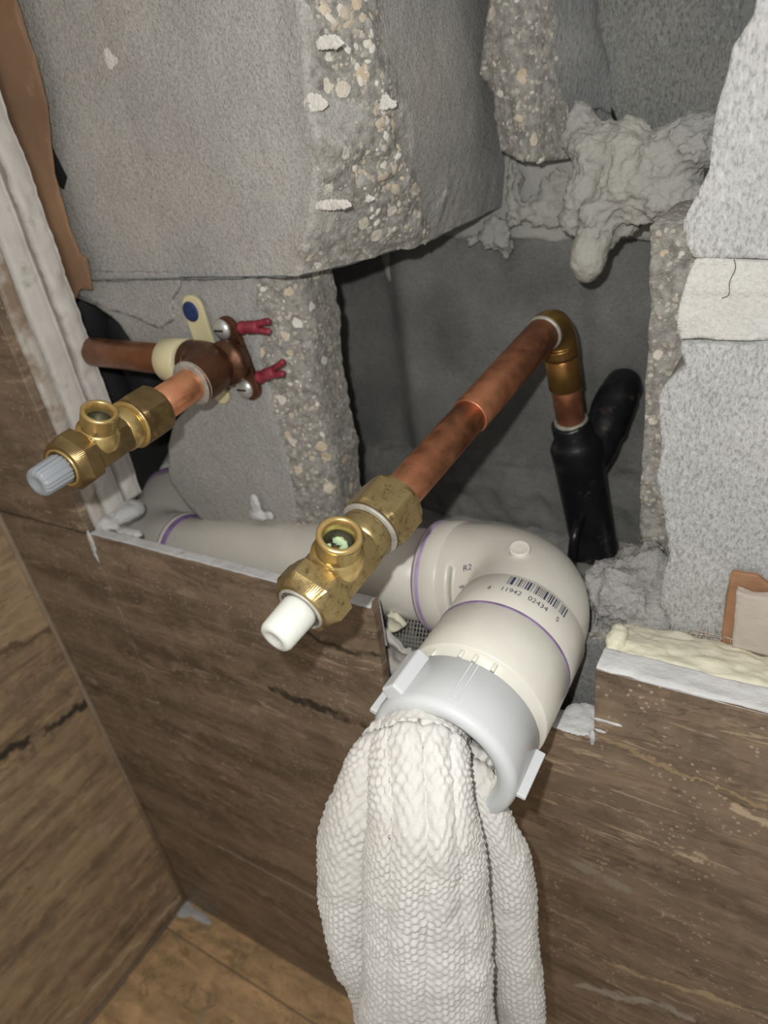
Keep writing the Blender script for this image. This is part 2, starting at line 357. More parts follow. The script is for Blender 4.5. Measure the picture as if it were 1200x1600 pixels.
M_capg = simple('grey_stem_plastic', (.28, .30, .32), .45, var=.06, bmp=0)
M_cream = simple('cream_plastic', (.62, .56, .34), .45, var=.06, bmp=.0002)
M_blue = simple('blue_plastic', (.015, .035, .12), .6, var=.4, sc=200, bmp=.001)
M_red = simple('red_plastic', (.21, .025, .04), .5, var=.35, sc=200, bmp=.0008, dirt=(.35, .16, .18), dsc=300)
M_ink = simple('black_ink', (.04, .045, .09), .6, var=.2, bmp=0)
M_grout = simple('grout', (.30, .235, .17), .9, var=.15, bmp=.0005)
XLW = -.4535
def atx(px, py, X): r_ = ray(px, py); return np.array([0, CAMY, 0]) + r_ * (X / r_[0])
M_trav = travertine('brown_travertine', 'x', (.205, .152, .104), veins=[(at(425, 1075, 0), at(600, 1150, 0), .0045, (.035, .03, .024)), (at(860, 1330, 0), at(985, 1395, 0), .005, (.30, .26, .20)), (at(900, 1535, 0), at(1080, 1590, 0), .003, (.36, .33, .28)),
    (at(960, 1505, 0), at(1200, 1590, 0), .0018, (.45, .33, .21)), (at(1150, 1262, 0), at(1200, 1290, 0), .0028, (.50, .38, .26)), (at(470, 990, 0), at(590, 1030, 0), .0022, (.05, .04, .03)), (at(935, 1150, 0), at(1190, 1255, 0), .0014, (.33, .24, .14)), (at(1060, 1330, 0), at(1090, 1345, 0), .0018, (.50, .38, .26))])
M_travl = travertine('tan_travertine', 'y', (.36, .26, .16), tilt=-.25, flecks=.5, seed=4., veins=[(atx(0, 1185, XLW), atx(138, 1094, XLW), .0045, (.04, .035, .03)), (atx(92, 1600, XLW), atx(285, 1400, XLW), .0028, (.62, .47, .32)), (atx(155, 1298, XLW), atx(212, 1245, XLW), .004, (.48, .36, .26)), (atx(0, 1020, XLW), atx(80, 985, XLW), .003, (.16, .11, .07))])
M_travf = travertine('golden_travertine', 'f', (.58, .39, .21), flecks=.3, seed=9.)
def ragmat():
    t = NT('white_cotton', .95, 0, .1); n = t.noise(500, 4, .7)
    col = t.mix(t.rng(t.noise(18, 4), .35, .65), (.56, .545, .50), (.66, .65, .615))
    st = t.math('MULTIPLY', t.rng(t.noise(90, 5, .7), .60, .68), t.rng(t.noise(14, 2), .56, .66)); col = t.mix(t.math('MULTIPLY', st, .6), col, (.25, .16, .09))
    t.set('Base Color', col); t.set('Normal', t.bump(n, .0006, .8)); t.set('Sheen Weight', .2); return t.m
M_rag = ragmat()

# ------------------------------------------------------------------ the setting: walls and floor
ZT, ZG, ZF, XL, XE = -.1955, -.5013, -.650, -.4535, -.3575      # tile top, grout line, floor, left wall, cut edge
wb = empty('wall_back', (0, 0, 0), kind='structure'); wl = empty('wall_left', (0, 0, 0), kind='structure'); fl = empty('floor', (0, 0, 0), kind='structure')
def tile(poly, y0, y1, mat, parent):       # outline in X/Z
    n = len(poly); V = [(x, y0, z) for x, z in poly] + [(x, y1, z) for x, z in poly]
    Fc = [tuple(range(n)), tuple(range(2 * n - 1, n - 1, -1))] + [(i, i + n, (i + 1) % n + n, (i + 1) % n) for i in range(n)]
    o = mk('tile', V, Fc, mat, parent, smooth=False); return bevel(o, .0006, 1)
g = .0008
notch = [at(a, b, 0)[[0, 2]] for a, b in ((572, 905), (580, 940), (588, 985), (596, 1040), (606, 1100), (640, 1150))]
nb_ = at(900, 1142, 0)[2]; nr = at(930, 1045, 0)[0]
main = [(XE + g, ZT), (notch[0][0], ZT)] + [tuple(q) for q in notch[1:]] + [(notch[-1][0] + .004, nb_ - .006), (nr - .02, nb_ - .002), (nr, nb_), (nr, ZT + .0), (.30, ZT), (.30, ZG + g), (XE + g, ZG + g)]
tile(main, 0, .0055, M_trav, wb)
tile([(XL, ZT - g), (XE - g, ZT - g), (XE - g, ZG + g), (XL, ZG + g)], 0, .0055, M_trav, wb)
tile([(XL, .35), (XE - .0005, .35), (XE - .0005, ZT + g), (XL, ZT + g)], 0, .0055, M_trav, wb)
for x0, x1 in ((XL, XE + .10), (XE + .10, XE + .40), (XE + .40, .30)):
    tile([(x0 + g, ZG - g), (x1 - g, ZG - g), (x1 - g, ZF), (x0 + g, ZF)], 0, .0055, M_trav, wb)
mk('grout_bed', *box((XL - .01, .0015, -.66), (.30, .0055, nb_ - .01)), M_grout, wb, smooth=False)
for z0, z1 in ((.35, ZT), (ZT, ZF - .01)):
    for y0, y1 in ((-.60, -.2), (-.2, .012)):
        V, f_ = box((XL - .010, y0 + g, z1 + g), (XL, y1 - g, z0 - g)); o = mk('tile', V, f_, M_travl, wl, smooth=False); bevel(o, .0006, 1)
mk('grout_bed', *box((XL - .03, -.60, ZF - .02), (XL - .0012, .012, .35)), M_grout, wl, smooth=False)
for x0, x1 in ((XL, XL + .30), (XL + .30, .05), (.05, .35)):
    mk('tile', *box((x0 + g, -.60, ZF - .012), (x1 - g, -.030, ZF + .0)), M_travf, fl, smooth=False)
    mk('tile', *box((x0 + g, -.0285, ZF - .012), (x1 - g, 0, ZF + .0005)), M_travf, fl, smooth=False)
mk('grout_bed', *box((XL - .01, -.60, ZF - .03), (.35, .01, ZF - .0015)), M_grout, fl, smooth=False)
# caulk beads in the inner corners
mk('caulk_bead', *sweep([(XL + .001, -.60, ZF + .001), (XL + .001, -.25, ZF + .0012), (XL + .001, -.002, ZF + .001)], .0024, 10), M_grout, fl)
mk('caulk_bead', *sweep([(XL + .001, -.001, ZF), (XL + .001, -.001, -.4), (XL + .001, -.001, ZT), (XL + .001, -.001, .3)], .0021, 10), M_grout, wl)
lumps('caulk_lump', [((XL + .006, -.008, ZF), (.010, .009, .002)), ((XL + .024, -.006, ZF), (.018, .005, .0018))], M_thin, fl, vox=.001, amp=.001, size=.01, fine=.0005)
mk('scratch', *sweep([at(335, 1521, 0) * 0 + np.array([XL + .085, -.055, ZF + .0002]), (XL + .105, -.12, ZF + .0002)], [.0005, .0011], 6), M_thin, fl)
# light horizontal seam grout
mk('grout_line', *box((XE, .0004, ZG - g), (.30, .003, ZG + g)), M_thin, wb, smooth=False)

# the cut wall edge left: thinset, two gypsum boards, seen from the hole
def edge_layer(name, y0, y1, dx, mat, seed, zlo, amp=.0012):
    z = np.arange(zlo, .30, .0022); V = []; Fc = []; ny = 7
    for i, zz in enumerate(z):
        for j in range(ny):
            y = y0 + (y1 - y0) * j / (ny - 1); p = np.array([0, y, zz])
            rim = .0012 if j in (0, ny - 1) else 0
            V.append((XE + dx - rim + amp * float(fbm(p, 55, seed)) + .35 * amp * float(fbm(p, 300, seed + 3)), y, zz))
    V += [(XE - .035, y0 + (y1 - y0) * j / (ny - 1), zz) for zz in (z[0], z[-1]) for j in (0, ny - 1)]
    for i in range(len(z) - 1):
        for j in range(ny - 1): Fc.append((i * ny + j, i * ny + j + 1, (i + 1) * ny + j + 1, (i + 1) * ny + j))
    n = len(z) * ny; a = [i * ny for i in range(len(z))]; b = [i * ny + ny - 1 for i in range(len(z))]
    Fc.append(tuple(a[::-1]) + (n, n + 2)); Fc.append(tuple(b) + (n + 3, n + 1))
    Fc.append(tuple(range(ny - 1, -1, -1)) + (n, n + 1))
    return mk(name, V, Fc, mat, wb)
edge_layer('thinset_layer', .0053, .0150, .0004, M_stain, 3, ZT - .004, .0005)
edge_layer('gypsum_board', .0148, .0300, .0012, M_white, 5, ZT - .008, .0005)
edge_layer('gypsum_board', .0300, .0440, .0036, M_white, 8, ZT + .006, .0017)
# brown paper torn off the back of the board
pp = [(-700, -700), (-60, -420), (-12, -160), (24, 0), (52, 90), (72, 165), (82, 270), (102, 335), (125, 398), (136, 405), (143, 455), (124, 450), (118, 470), (96, 458), (60, 420), (20, 340), (-120, 240), (-700, 0)]
relief('torn_paper', pp, .0465, M_kraft, wb, thick=.0006, h=.003, edge=.0008, rough=.0006, rsc=35, seed=12, agg0=0)
relief('shadow_patch', [(78, 225), (90, 250), (97, 264), (105, 277), (99, 297), (90, 290), (80, 260)], .0540, M_voidshade, wb, thick=.001, h=.0012, edge=.0003, seed=13)  # black sheet painting the shadow between the paper and the block
relief('torn_paper', [(-60, 180), (2, 245), (22, 300), (40, 300), (48, 320), (60, 360), (66, 420), (78, 470), (60, 470), (30, 400), (-60, 300)], .0445, M_kraft2, wb, thick=.0005, h=.002, edge=.0012, rough=.0008, rsc=60, seed=14)
relief('torn_paper', [(88, 448), (112, 462), (104, 488), (96, 478)], .0440, M_kraft2, wb, thick=.0006, h=.001, edge=.0006, seed=15)
relief('torn_paper', [(120, 566), (140, 590), (162, 600), (158, 622), (172, 640), (150, 640), (128, 600)], .0445, M_kraft2, wb, thick=.0008, h=.001, edge=.0008, seed=16)
# near-black panel, painted shade for the gap behind the boards
mk('gap_shade_panel', *box((-.80, .150, -.45), (-.34, .156, .30)), M_voidshade, wb, smooth=False)

# upper left block: front face, broken shell and the long end face running into the wall
def prow(c0, y0, c1, y1, c2, y2, left):
    L = at(*c0, y0); xs = at(282, 438, .055)[0]; dz_ = 0; return [np.array([-.62, .0552, L[2] - dz_]), np.array([xs - .004, .0551, L[2] - dz_]), np.array([xs, .0548, L[2]]), L + np.array([-.012, 0.002, 0]), L + np.array([-.001, 0, 0]), at(*c1, y1), at(*c1, y1) * .86 + at(*c2, y2) * .14, at(*c2, y2), at(*c2, y2) + np.array([.002, .03, 0])]
rows = [prow((470, 432), .05, (655, 382), .115, (787, 321), .205, 0), prow((492, 330), .05, (650, 315), .105, (792, 262), .205, 0),
        prow((502, 230), .05, (622, 235), .085, (792, 200), .205, 0), prow((482, 130), .05, (603, 150), .078, (785, 110), .205, 0), prow((474, 0), .05, (565, 10), .07, (768, -30), .205, 0)]
top = [p + np.array([.0, 0, .05]) for p in rows[-1]]; top2 = [p + np.array([.0, 0, .22]) for p in rows[-1]]
blk = patch('concrete_block', rows + [top, top2], M_left, wb, h=.0022, rough=.00035, rsc=70, agg=[0, 0, 0, 0, .4, 1, .1, .0, 0], seed=31, lump=.0004)
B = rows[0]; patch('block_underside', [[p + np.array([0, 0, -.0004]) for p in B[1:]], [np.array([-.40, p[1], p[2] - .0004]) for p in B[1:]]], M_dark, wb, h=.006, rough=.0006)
relief('mortar_skim', [(40, 420), (200, 424), (274, 430), (280, 446), (268, 470), (272, 500), (250, 512), (215, 500), (170, 484), (140, 470), (118, 462), (40, 458)], .0542, M_left, wb, thick=.0015, h=.0015, edge=.0010, step=.006, seed=45, rough=.0003, rsc=60)
# lower left block shell with its broken right margin
ll = [(60, 425), (270, 425), (446, 425), (450, 440), (457, 500), (470, 590), (482, 660), (500, 735), (508, 800), (520, 900), (300, 900), (318, 815), (290, 788), (266, 752), (263, 700), (272, 660), (300, 630), (262, 590), (215, 545), (185, 505), (150, 478), (118, 466), (60, 462)]
blk2 = relief('concrete_block', ll, .0554, M_left, wb, thick=.028, h=.0014, edge=.0009, step=.008, seed=41, rough=.0004, rsc=60, breaks=[([(449, 436), (457, 500), (470, 590), (482, 660), (500, 735), (508, 800), (520, 900)], .024, .010)])
def pebbles(o, n, seed, lo, hi, test=lambda p: True, parent=None):
    rng_ = random.Random(seed); me = o.data; a = me.attributes['agg'].data; base = o.parent.location if o.parent else Vector((0, 0, 0)); done = 0
    while done < n:
        i = rng_.randrange(len(me.vertices))
        if a[i].value < .75 or not test(me.vertices[i].co + base): continue
        r_ = lo + (hi - lo) * rng_.random() ** 2.5; q = bpy.data.objects.new('pebble', PEB[rng_.randrange(len(PEB))]); S.collection.objects.link(q); q.parent = parent or o
        q.location = me.vertices[i].co - me.vertices[i].normal * r_ * .18; q.rotation_euler = Vector(me.vertices[i].normal).to_track_quat('Z', 'Y').to_euler(); q.rotation_euler.rotate_axis('Z', rng_.random() * 6); q.scale = (r_ * rng_.uniform(.7, 1.2), r_ * rng_.uniform(.55, .9), r_ * .38); done += 1
PEB = []
for k, c_ in enumerate(((.55, .47, .36), (.60, .56, .48), (.44, .40, .34), (.62, .60, .55), (.46, .39, .31), (.36, .35, .33))):
    V, f_ = ico((0, 0, 0), 1, 2); V = V * (1 + .16 * vn(V, 1.6, 40 + k))[:, None]; me_ = bpy.data.meshes.new('pebble'); me_.from_pydata(V.tolist(), [], f_); me_.materials.append(simple('pebble_stone_%d' % k, c_, .8, var=.1, sc=3, bmp=0)); PEB.append(me_)
pebbles(blk, 280, 5, .0007, .0030, lambda p: p.z < .09 and p.y < .12)
# back of the block cells
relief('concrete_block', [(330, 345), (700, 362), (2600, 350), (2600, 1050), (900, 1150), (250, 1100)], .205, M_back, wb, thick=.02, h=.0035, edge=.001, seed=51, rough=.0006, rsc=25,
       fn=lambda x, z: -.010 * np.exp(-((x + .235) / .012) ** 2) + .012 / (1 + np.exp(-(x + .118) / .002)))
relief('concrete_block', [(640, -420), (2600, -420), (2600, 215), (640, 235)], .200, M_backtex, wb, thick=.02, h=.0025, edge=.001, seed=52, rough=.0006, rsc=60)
relief('mortar_joint', [(560, 225), (2600, 190), (2600, 380), (560, 372)], .2025, M_mortar, wb, thick=.02, h=.0025, edge=.002, seed=53, rough=.0022, rsc=45)
# stub of the broken web on the back shell, upper middle
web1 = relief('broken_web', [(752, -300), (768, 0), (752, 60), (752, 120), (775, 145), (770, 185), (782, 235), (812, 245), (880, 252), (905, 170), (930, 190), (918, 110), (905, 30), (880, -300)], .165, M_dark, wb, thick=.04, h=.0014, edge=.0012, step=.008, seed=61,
       breaks=[([(762, -300), (790, 0), (800, 80), (815, 160), (835, 240)], .019, -.006)], rough=.0006, fn=lambda x, z: .030 * np.clip((x - at(838, 100, .165)[0]) / (at(915, 100, .165)[0] - at(838, 100, .165)[0]), 0, 1.05))
# right side: web stub, bright front shells and the joint between them
web2 = relief('broken_web', [(1020, 352), (1200, 352), (1300, 960), (994, 960), (1000, 800), (1006, 640), (1012, 500)], .088, M_agg, wb, thick=.12, h=.0016, edge=.0010, seed=71, agg0=1, rough=.001, rsc=120)
LE = [(1190, -60), (1176, 30), (1150, 80), (1118, 170), (1112, 215), (1108, 262), (1092, 305), (1070, 345), (1074, 385), (1088, 404)]
relief('concrete_block', [(2900, 404)] + [(2900, -500), (1260, -400)] + LE, .050, M_right, wb, thick=.034, h=.0012, edge=.0013, step=.004, seed=81, rough=.0004)
relief('mortar_joint', [(2900, 406), (2900, 533), (1066, 533), (1060, 505), (1066, 470), (1072, 430), (1084, 406)], .0503, M_joint, wb, thick=.034, h=.0010, edge=.0010, step=.004, seed=82, rough=.0003,
       fn=lambda x, z: .0006 * (z < at(1130, 462, .05)[2]) )
relief('concrete_block', [(2900, 535), (2900, 1200), (1052, 1060), (1044, 985), (1032, 930), (1042, 880), (1038, 800), (1028, 745), (1032, 700), (1026, 650), (1040, 600), (1066, 572), (1068, 535)], .050, M_right, wb, thick=.034, h=.0012, edge=.0013, step=.004, seed=83, rough=.0004)
pebbles(blk2, 70, 8, .0007, .0022, lambda p: p.y < .068)
pebbles(web1, 60, 9, .0007, .0026, lambda p: p.z < .12 and p.y < .172)
pebbles(web2, 45, 10, .0006, .0018, lambda p: p.x < -.03 and p.y < .094)
# cavity floor rubble, back to front
pr = lambda y, z, x0, x1, n=6: [np.array([x0 + (x1 - x0) * k / (n - 1), y, z]) for k in range(n)]
patch('rubble_bed', [pr(.212, -.235, -.40, .08), pr(.19, -.262, -.40, .08), pr(.15, -.268, -.40, .08), pr(.09, -.262, -.40, .08), pr(.05, -.27, -.40, .08), pr(.03, -.30, -.40, .08)], M_rub, wb, h=.0025, rough=.004, rsc=60, lump=.006, seed=91)
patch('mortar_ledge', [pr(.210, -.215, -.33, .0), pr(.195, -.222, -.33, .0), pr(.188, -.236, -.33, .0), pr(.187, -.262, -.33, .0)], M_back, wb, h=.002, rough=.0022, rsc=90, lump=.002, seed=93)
lumps('broken_mortar', [(at(975, 925, .062), (.020, .020, .016)), (at(1015, 900, .075), (.018, .02, .017)), (at(1000, 965, .056), (.024, .012, .012)), (at(960, 985, .058), (.018, .014, .014)), (at(1040, 960, .058), (.012, .01, .014)), (at(940, 930, .068), (.012, .016, .010))],
      M_rub, wb, vox=.0014, amp=.0040, size=.014, fine=.002, hard=True)
# mortar squeezed through the joint, hanging in lumps
def mb(px, py, Y, rx, rz, ry=.012): p = at(px, py, Y); return (p, (rx, ry, rz))
lumps('mortar_lump', [mb(935, 240, .165, .015, .016, .02), mb(915, 300, .160, .011, .016, .014), mb(985, 230, .162, .018, .012, .02), mb(990, 285, .155, .020, .017, .02), mb(1045, 250, .155, .018, .015, .022),
      mb(1055, 310, .150, .016, .012, .018), mb(895, 345, .160, .007, .009, .01), mb(935, 345, .150, .011, .015, .013), mb(935, 370, .150, .008, .010, .010), mb(950, 320, .148, .009, .010, .01), mb(1090, 225, .15, .014, .012, .02), mb(1000, 330, .155, .014, .007, .014), mb(905, 205, .172, .009, .014, .012), mb(975, 355, .160, .008, .005, .008)],
      M_mortar, wb, vox=.0012, amp=.0040, size=.018, fine=.0014, hard=True, label='lumpy grey mortar bulge with a hanging tongue')
lumps('mortar_lump', [mb(920, 398, .148, .0092, .0135, .010), mb(928, 370, .150, .0085, .012, .010)], M_mortar, wb, vox=.001, amp=.0016, size=.012, fine=.0005)
lumps('mortar_lump', [mb(802, 290, .196, .005, .018, .006), mb(805, 335, .194, .006, .008, .007), mb(775, 365, .197, .011, .011, .005), mb(850, 330, .198, .016, .010, .006), mb(745, 372, .199, .010, .004, .003), mb(790, 385, .2, .006, .008, .004), mb(870, 300, .2, .012, .012, .005)], M_mortar, wb, vox=.0012, amp=.0034, size=.009, fine=.0016, hard=True)
lumps('mortar_lump', [mb(620, 395, .202, .013, .010, .004), mb(612, 418, .202, .006, .010, .003)], M_mortar, wb, vox=.0014, amp=.0015, size=.012, fine=.0006)
# white plaster dabs on the blocks
for (px_, py_, Y_, rx, rz) in ((170, 92, .0545, .003, .0045), (512, 66, .050, .006, .0025), (490, 160, .050, .005, .0035), (600, 160, .077, .004, .003), (515, 320, .052, .011, .0022), (565, 308, .075, .005, .002)):
    lumps('plaster_dab', [(at(px_, py_, Y_ + .0003), (rx, .0007, rz)), (at(px_ + 12, py_ + 3, Y_ + .0006), (rx * .7, .0006, rz * .6))], M_white, wb, vox=.0005, amp=.0005, size=.003, fine=.0009)
lumps('plaster_dab', [(at(402, 805, .052), (.007, .002, .004)), (at(400, 790, .052), (.0035, .002, .008)), (at(420, 805, .053), (.004, .0015, .003))], M_thin, wb, vox=.0009, amp=.0012, size=.006, fine=.0006)
# crack pieces
mk('crack', *sweep(smoothpath([at(a, b, .1978) for a, b in ((912, -60), (914, 30), (922, 70), (932, 110), (940, 150), (955, 172), (962, 190))], 24), .0009, 6), M_voidshade, wb)
mk('crack', *sweep(smoothpath([at(a, b, .0497) for a, b in ((1147, 405), (1149, 420), (1140, 440), (1139, 460), (1128, 466))], 14), .00012, 5), M_voidshade, wb)

# ledge behind the tile: thinset, cream foam, fibres
def ledge(name, x0, x1, y0, y1, z, mat, seed, amp, bulge=0, drop=0):
    rws = []
    for t_, dz in ((0, -.0012 if y0 < .001 else -.03), (0, -.0006 if y0 < .001 else -.003), (.12, 0), (.35, bulge), (.65, bulge), (.9, 0), (1, -.004), (1, -.03)):
        n = 24; rws.append([np.array([x0 + (x1 - x0) * k / (n - 1), y0 + (y1 - y0) * t_, z + dz - drop * t_]) for k in range(n)])
    return patch(name, rws, mat, wb, h=.0014, rough=amp, rsc=170, lump=amp * 1.5, seed=seed)
ledge('thinset_layer', nr + .0005, .30, -.0003, .0140, ZT + .0020, M_thin, 101, .0004, 0, .0015)
ledge('cream_foam', nr + .0005, .30, .0128, .0490, ZT - .0010, M_foam, 103, .0011, .0012, .0125)
ledge('thinset_layer', XE, notch[0][0] - .001, .0008, .0085, ZT + .0009, M_thin, 105, .0003)
lumps('cream_foam', [((nr + .002, .024, ZT - .004), (.004, .009, .004)), ((nr + .001, .032, ZT - .012), (.005, .008, .006)), ((nr - .0005, .018, ZT - .013), (.0025, .006, .008))], M_foam, wb, vox=.0009, amp=.0014, size=.006, fine=.0006)
lumps('plaster_lump', [((XE + .004, .012, ZT + .002), (.008, .007, .004)), ((XE + .004, .026, ZT + .002), (.010, .013, .006)), ((XE + .022, .012, ZT - .001), (.012, .004, .002))], M_thin, wb, vox=.0012, amp=.002, size=.01, fine=.0008)
mk('foam_pit', *ico(at(1078, 1038, .030) + np.array([0, 0, .0]), (.0016, .0022, .0012), 2), M_voidshade, wb); mk('foam_pit', *ico(at(1121, 1053, .030), (.0014, .0016, .0009), 2), M_voidshade, wb)
random.seed(4); parts = []
for k in range(90):                         # glass fibre strands between foam and block
    px_ = random.uniform(925, 1195); py_ = 985 + (px_ - 925) * .085 + random.uniform(-14, 8); a = at(px_, py_ + 6, .046)
    if random.random() < .55: b = a + np.array([random.uniform(-.014, .014), random.uniform(-.002, .002), random.uniform(-.0015, .0015)])
    else: b = a + np.array([random.uniform(-.001, .001), 0, random.uniform(.002, .0055)])
    m_ = (a + b) / 2 + np.array([0, -.0008, random.uniform(-.0006, .0012)]); parts.append(sweep(smoothpath([a, m_, b], 6), .00016, 5))
V, f_ = join(parts); mk('fibre_strands', V, f_, simple('fibre', (.52, .44, .36), .8, bmp=0), wb, kind='stuff')
# inside the tile notch: mesh, crumpled plaster, chips, board scrap
parts = []
P0 = at(668, 985, .034)
for k in range(16): a = at(602 + k * 5.2, 962, .034); b = at(585 + k * 5.2, 1085, .034); parts.append(sweep([a, (a + b) / 2, b], .00036, 5))
for k in range(10): a = at(596, 966 + k * 7, .0336); b = at(690, 980 + k * 7, .0336); parts.append(sweep([a, (a + b) / 2, b], .00028, 5))
V, f_ = join(parts); mk('fibre_mesh', V, f_, simple('mesh_fibre', (.30, .29, .27), .8, bmp=0), wb, kind='stuff')
relief('crumpled_plaster', [(584, 985), (600, 985), (618, 1000), (630, 1020), (640, 1018), (650, 1045), (640, 1120), (600, 1120)], .022, M_white, wb, thick=.004, h=.0011, edge=.0012, step=.004, seed=111, rough=.0025, rsc=90)
relief('plaster_chip', [(604, 962), (616, 962), (632, 980), (622, 984), (606, 988)], .0245, M_foam, wb, thick=.003, h=.0008, edge=.0006, step=.003, seed=112, rough=.0012, rsc=200)
relief('notch_board', [(830, 1010), (945, 1000), (945, 1150), (830, 1150)], .030, M_dark, wb, thick=.006, h=.002, edge=.0005, seed=113, rough=.0006)
mk('notch_back', *box((-.175, .062, -.30), (-.03, .068, -.222)), M_voidshade, wb, smooth=False)
lumps('thinset_smear', [((nr - .011, .003, nb_ + .0006), (.012, .006, .0012)), ((nr - .006, .009, nb_ + .001), (.009, .007, .0015)), ((nr - .0005, -.0002, nb_ - .001), (.0012, .0008, .005))], M_thin, wb, vox=.0007, amp=.0008, size=.004, fine=.0004)
lumps('thinset_smear', [(at(953, 1129, 0), (.0050, .0006, .0009)), (at(937, 1125, 0), (.0030, .0006, .0010)), (at(938, 1142, 0), (.0026, .0006, .0009))], M_thin, wb, vox=.0005, amp=.0004, size=.004, fine=.0002)
lumps('thinset_smear', [(at(148, 862, -.0002), (.0014, .0008, .010)), (at(143, 845, -.0002), (.0020, .001, .008))], M_thin, wb, vox=.0007, amp=.0006, size=.004, fine=.0003)
# torn drywall piece at the lower right, leaning on the bright block
dw = empty('drywall_scrap', at(1165, 1010, .040), 'torn piece of drywall with brown paper edge leaning on the bright block at the right', 'drywall scrap')
relief('backing_paper', [(1141, 892), (1180, 897), (1205, 915), (1400, 960), (1400, 1060), (1180, 1022), (1128, 1008)], .0470, M_kraft2, dw, thick=.0015, h=.0012, edge=.0005, step=.005, seed=121, rough=.0003)
relief('gypsum_core', [(1148, 921), (1172, 930), (1320, 950), (1320, 1050), (1180, 1020), (1142, 1010)], .0430, simple('stained_gypsum', (.46, .41, .355), .9, var=.08, bmp=.0006, dirt=(.30, .20, .12), dsc=45, dth=(.55, .66)), dw, thick=.0035, h=.0012, edge=.0006, step=.004, seed=122, rough=.0005)

# ------------------------------------------------------------------ white drain pipe
EZ = np.array([-.0914, .050, -.2005]); PL = np.array([-.361, .050, -.2400]); dp = nrm(PL - EZ); dO = np.array([0, -1., 0])
dr = empty('drain_pipe', EZ, 'large white plastic drain pipe running behind the brown tile to an elbow facing out', 'drain pipe')
mk('pipe', *sweep([EZ + dp * t for t in np.linspace(.045, .284, 8)], .02415, 64), M_pvc, dr)
path = bend(EZ + dp * .054, EZ, EZ + dO * .0535, .034, 22)
el = mk('elbow', *sweep(path, [.0285 if i < 2 or i > len(path) - 3 else .0280 for i in range(len(path))], 72), M_pvc, dr)
mk('hub_ring', *revolve(EZ + dp * .046, dp, [(-.004, .0281), (-.003, .0289), (.0085, .0289), (.0092, .0283), (.0092, .0240)], 64), M_pvc, el)
mk('mould_mark', *revolve(atz(812, 857, .300) + np.array([0, 0.0, 0]), (.1, -.2, 1), [(-.004, .0046), (.0003, .0045), (.0007, .0041), (.0005, .0037), (.0007, .0010), (.0007, .0002)], 32), M_pvc, el)
mk('primer_ring', *revolve(EZ + dp * .0548, dp, [(-.0034, .0291), (.0006, .0287), (.0007, .0250), (.0030, .0247), (.0036, .0242)], 64), M_purple2, dr, label='smeared purple primer ring')
hub = lambda t0, t1, r: revolve(EZ, dO, [(t0, r - .002), (t0, r - .0003), (t0 + .0004, r), (t1 - .0004, r), (t1, r - .0003), (t1, r - .003)], 96)
mk('hub', *hub(.0335, .0535, .0293), M_pvc, dr)
mk('primer_ring', *revolve(EZ, dO, [(.0534, .028), (.0534, .02945), (.0541, .02945), (.0541, .028)], 96), M_purple, dr)
ad = mk('trap_adapter', *revolve(EZ, dO, [(.0541, .027), (.0541, .0290), (.0545, .0293), (.0800, .0293), (.0806, .0289), (.0806, .0262), (.0835, .0260), (.0835, .0235), (.1060, .0235), (.1060, .0205), (.0700, .0205)], 96), M_pvc2, dr, label='yellowed cream adapter collar')
for k in range(6):
    th = math.radians((-24, -8, 4, 30, 58, 80)[k]); u, v, d_ = frame(dO); c = EZ + dO * .0835 + .0266 * (math.cos(th) * u + math.sin(th) * v)
    mk('rib', *revolve(c, dO, [(-.004, .0009), (.0005, .0009)], 8), M_pvc2, ad)
# slip nut with bevelled mouth and lugs
nt = mk('slip_nut', *revolve(EZ, dO, [(.0850, .0240), (.0850, .0272), (.0856, .0279), (.1060, .0283), (.1078, .0281), (.1090, .0272), (.1096, .0262), (.1094, .0235), (.1085, .0215), (.1060, .0208), (.0870, .0208)], 96), M_nut, dr, label='white slip nut around the rag')
u, v, d_ = frame(dO)                        # u = up (world Z), v = sideways
def lug(ang, t0, t1, r0, r1, wdt, bv=.0012):
    th = math.radians(ang); rd = math.cos(th) * u + math.sin(th) * v; tg = np.cross(dO, rd); V = []
    for t in (t0, t1):
        for r, s in ((r0, -1), (r1, -1), (r1, 1), (r0, 1)): V.append(EZ + dO * t + rd * r + tg * s * wdt * (1 if r == r0 else .72))
    o = mk('lug', V, [(0, 1, 2, 3), (7, 6, 5, 4), (0, 4, 5, 1), (1, 5, 6, 2), (2, 6, 7, 3), (3, 7, 4, 0)], M_nut, nt, smooth=False); return bevel(o, bv, 3)
LUGS = [(37, .0050, .0325), (70, .0014, .0312), (-104, .0012, .0315)]
for a_, w_, r_ in LUGS: lug(a_, .0862, .1068, .0255, r_, w_, .0010 if w_ > .002 else .0004)
for a_ in (-9, -14, 172): lug(a_, .0862, .1050, .0270, .02865, .0005, .0002)
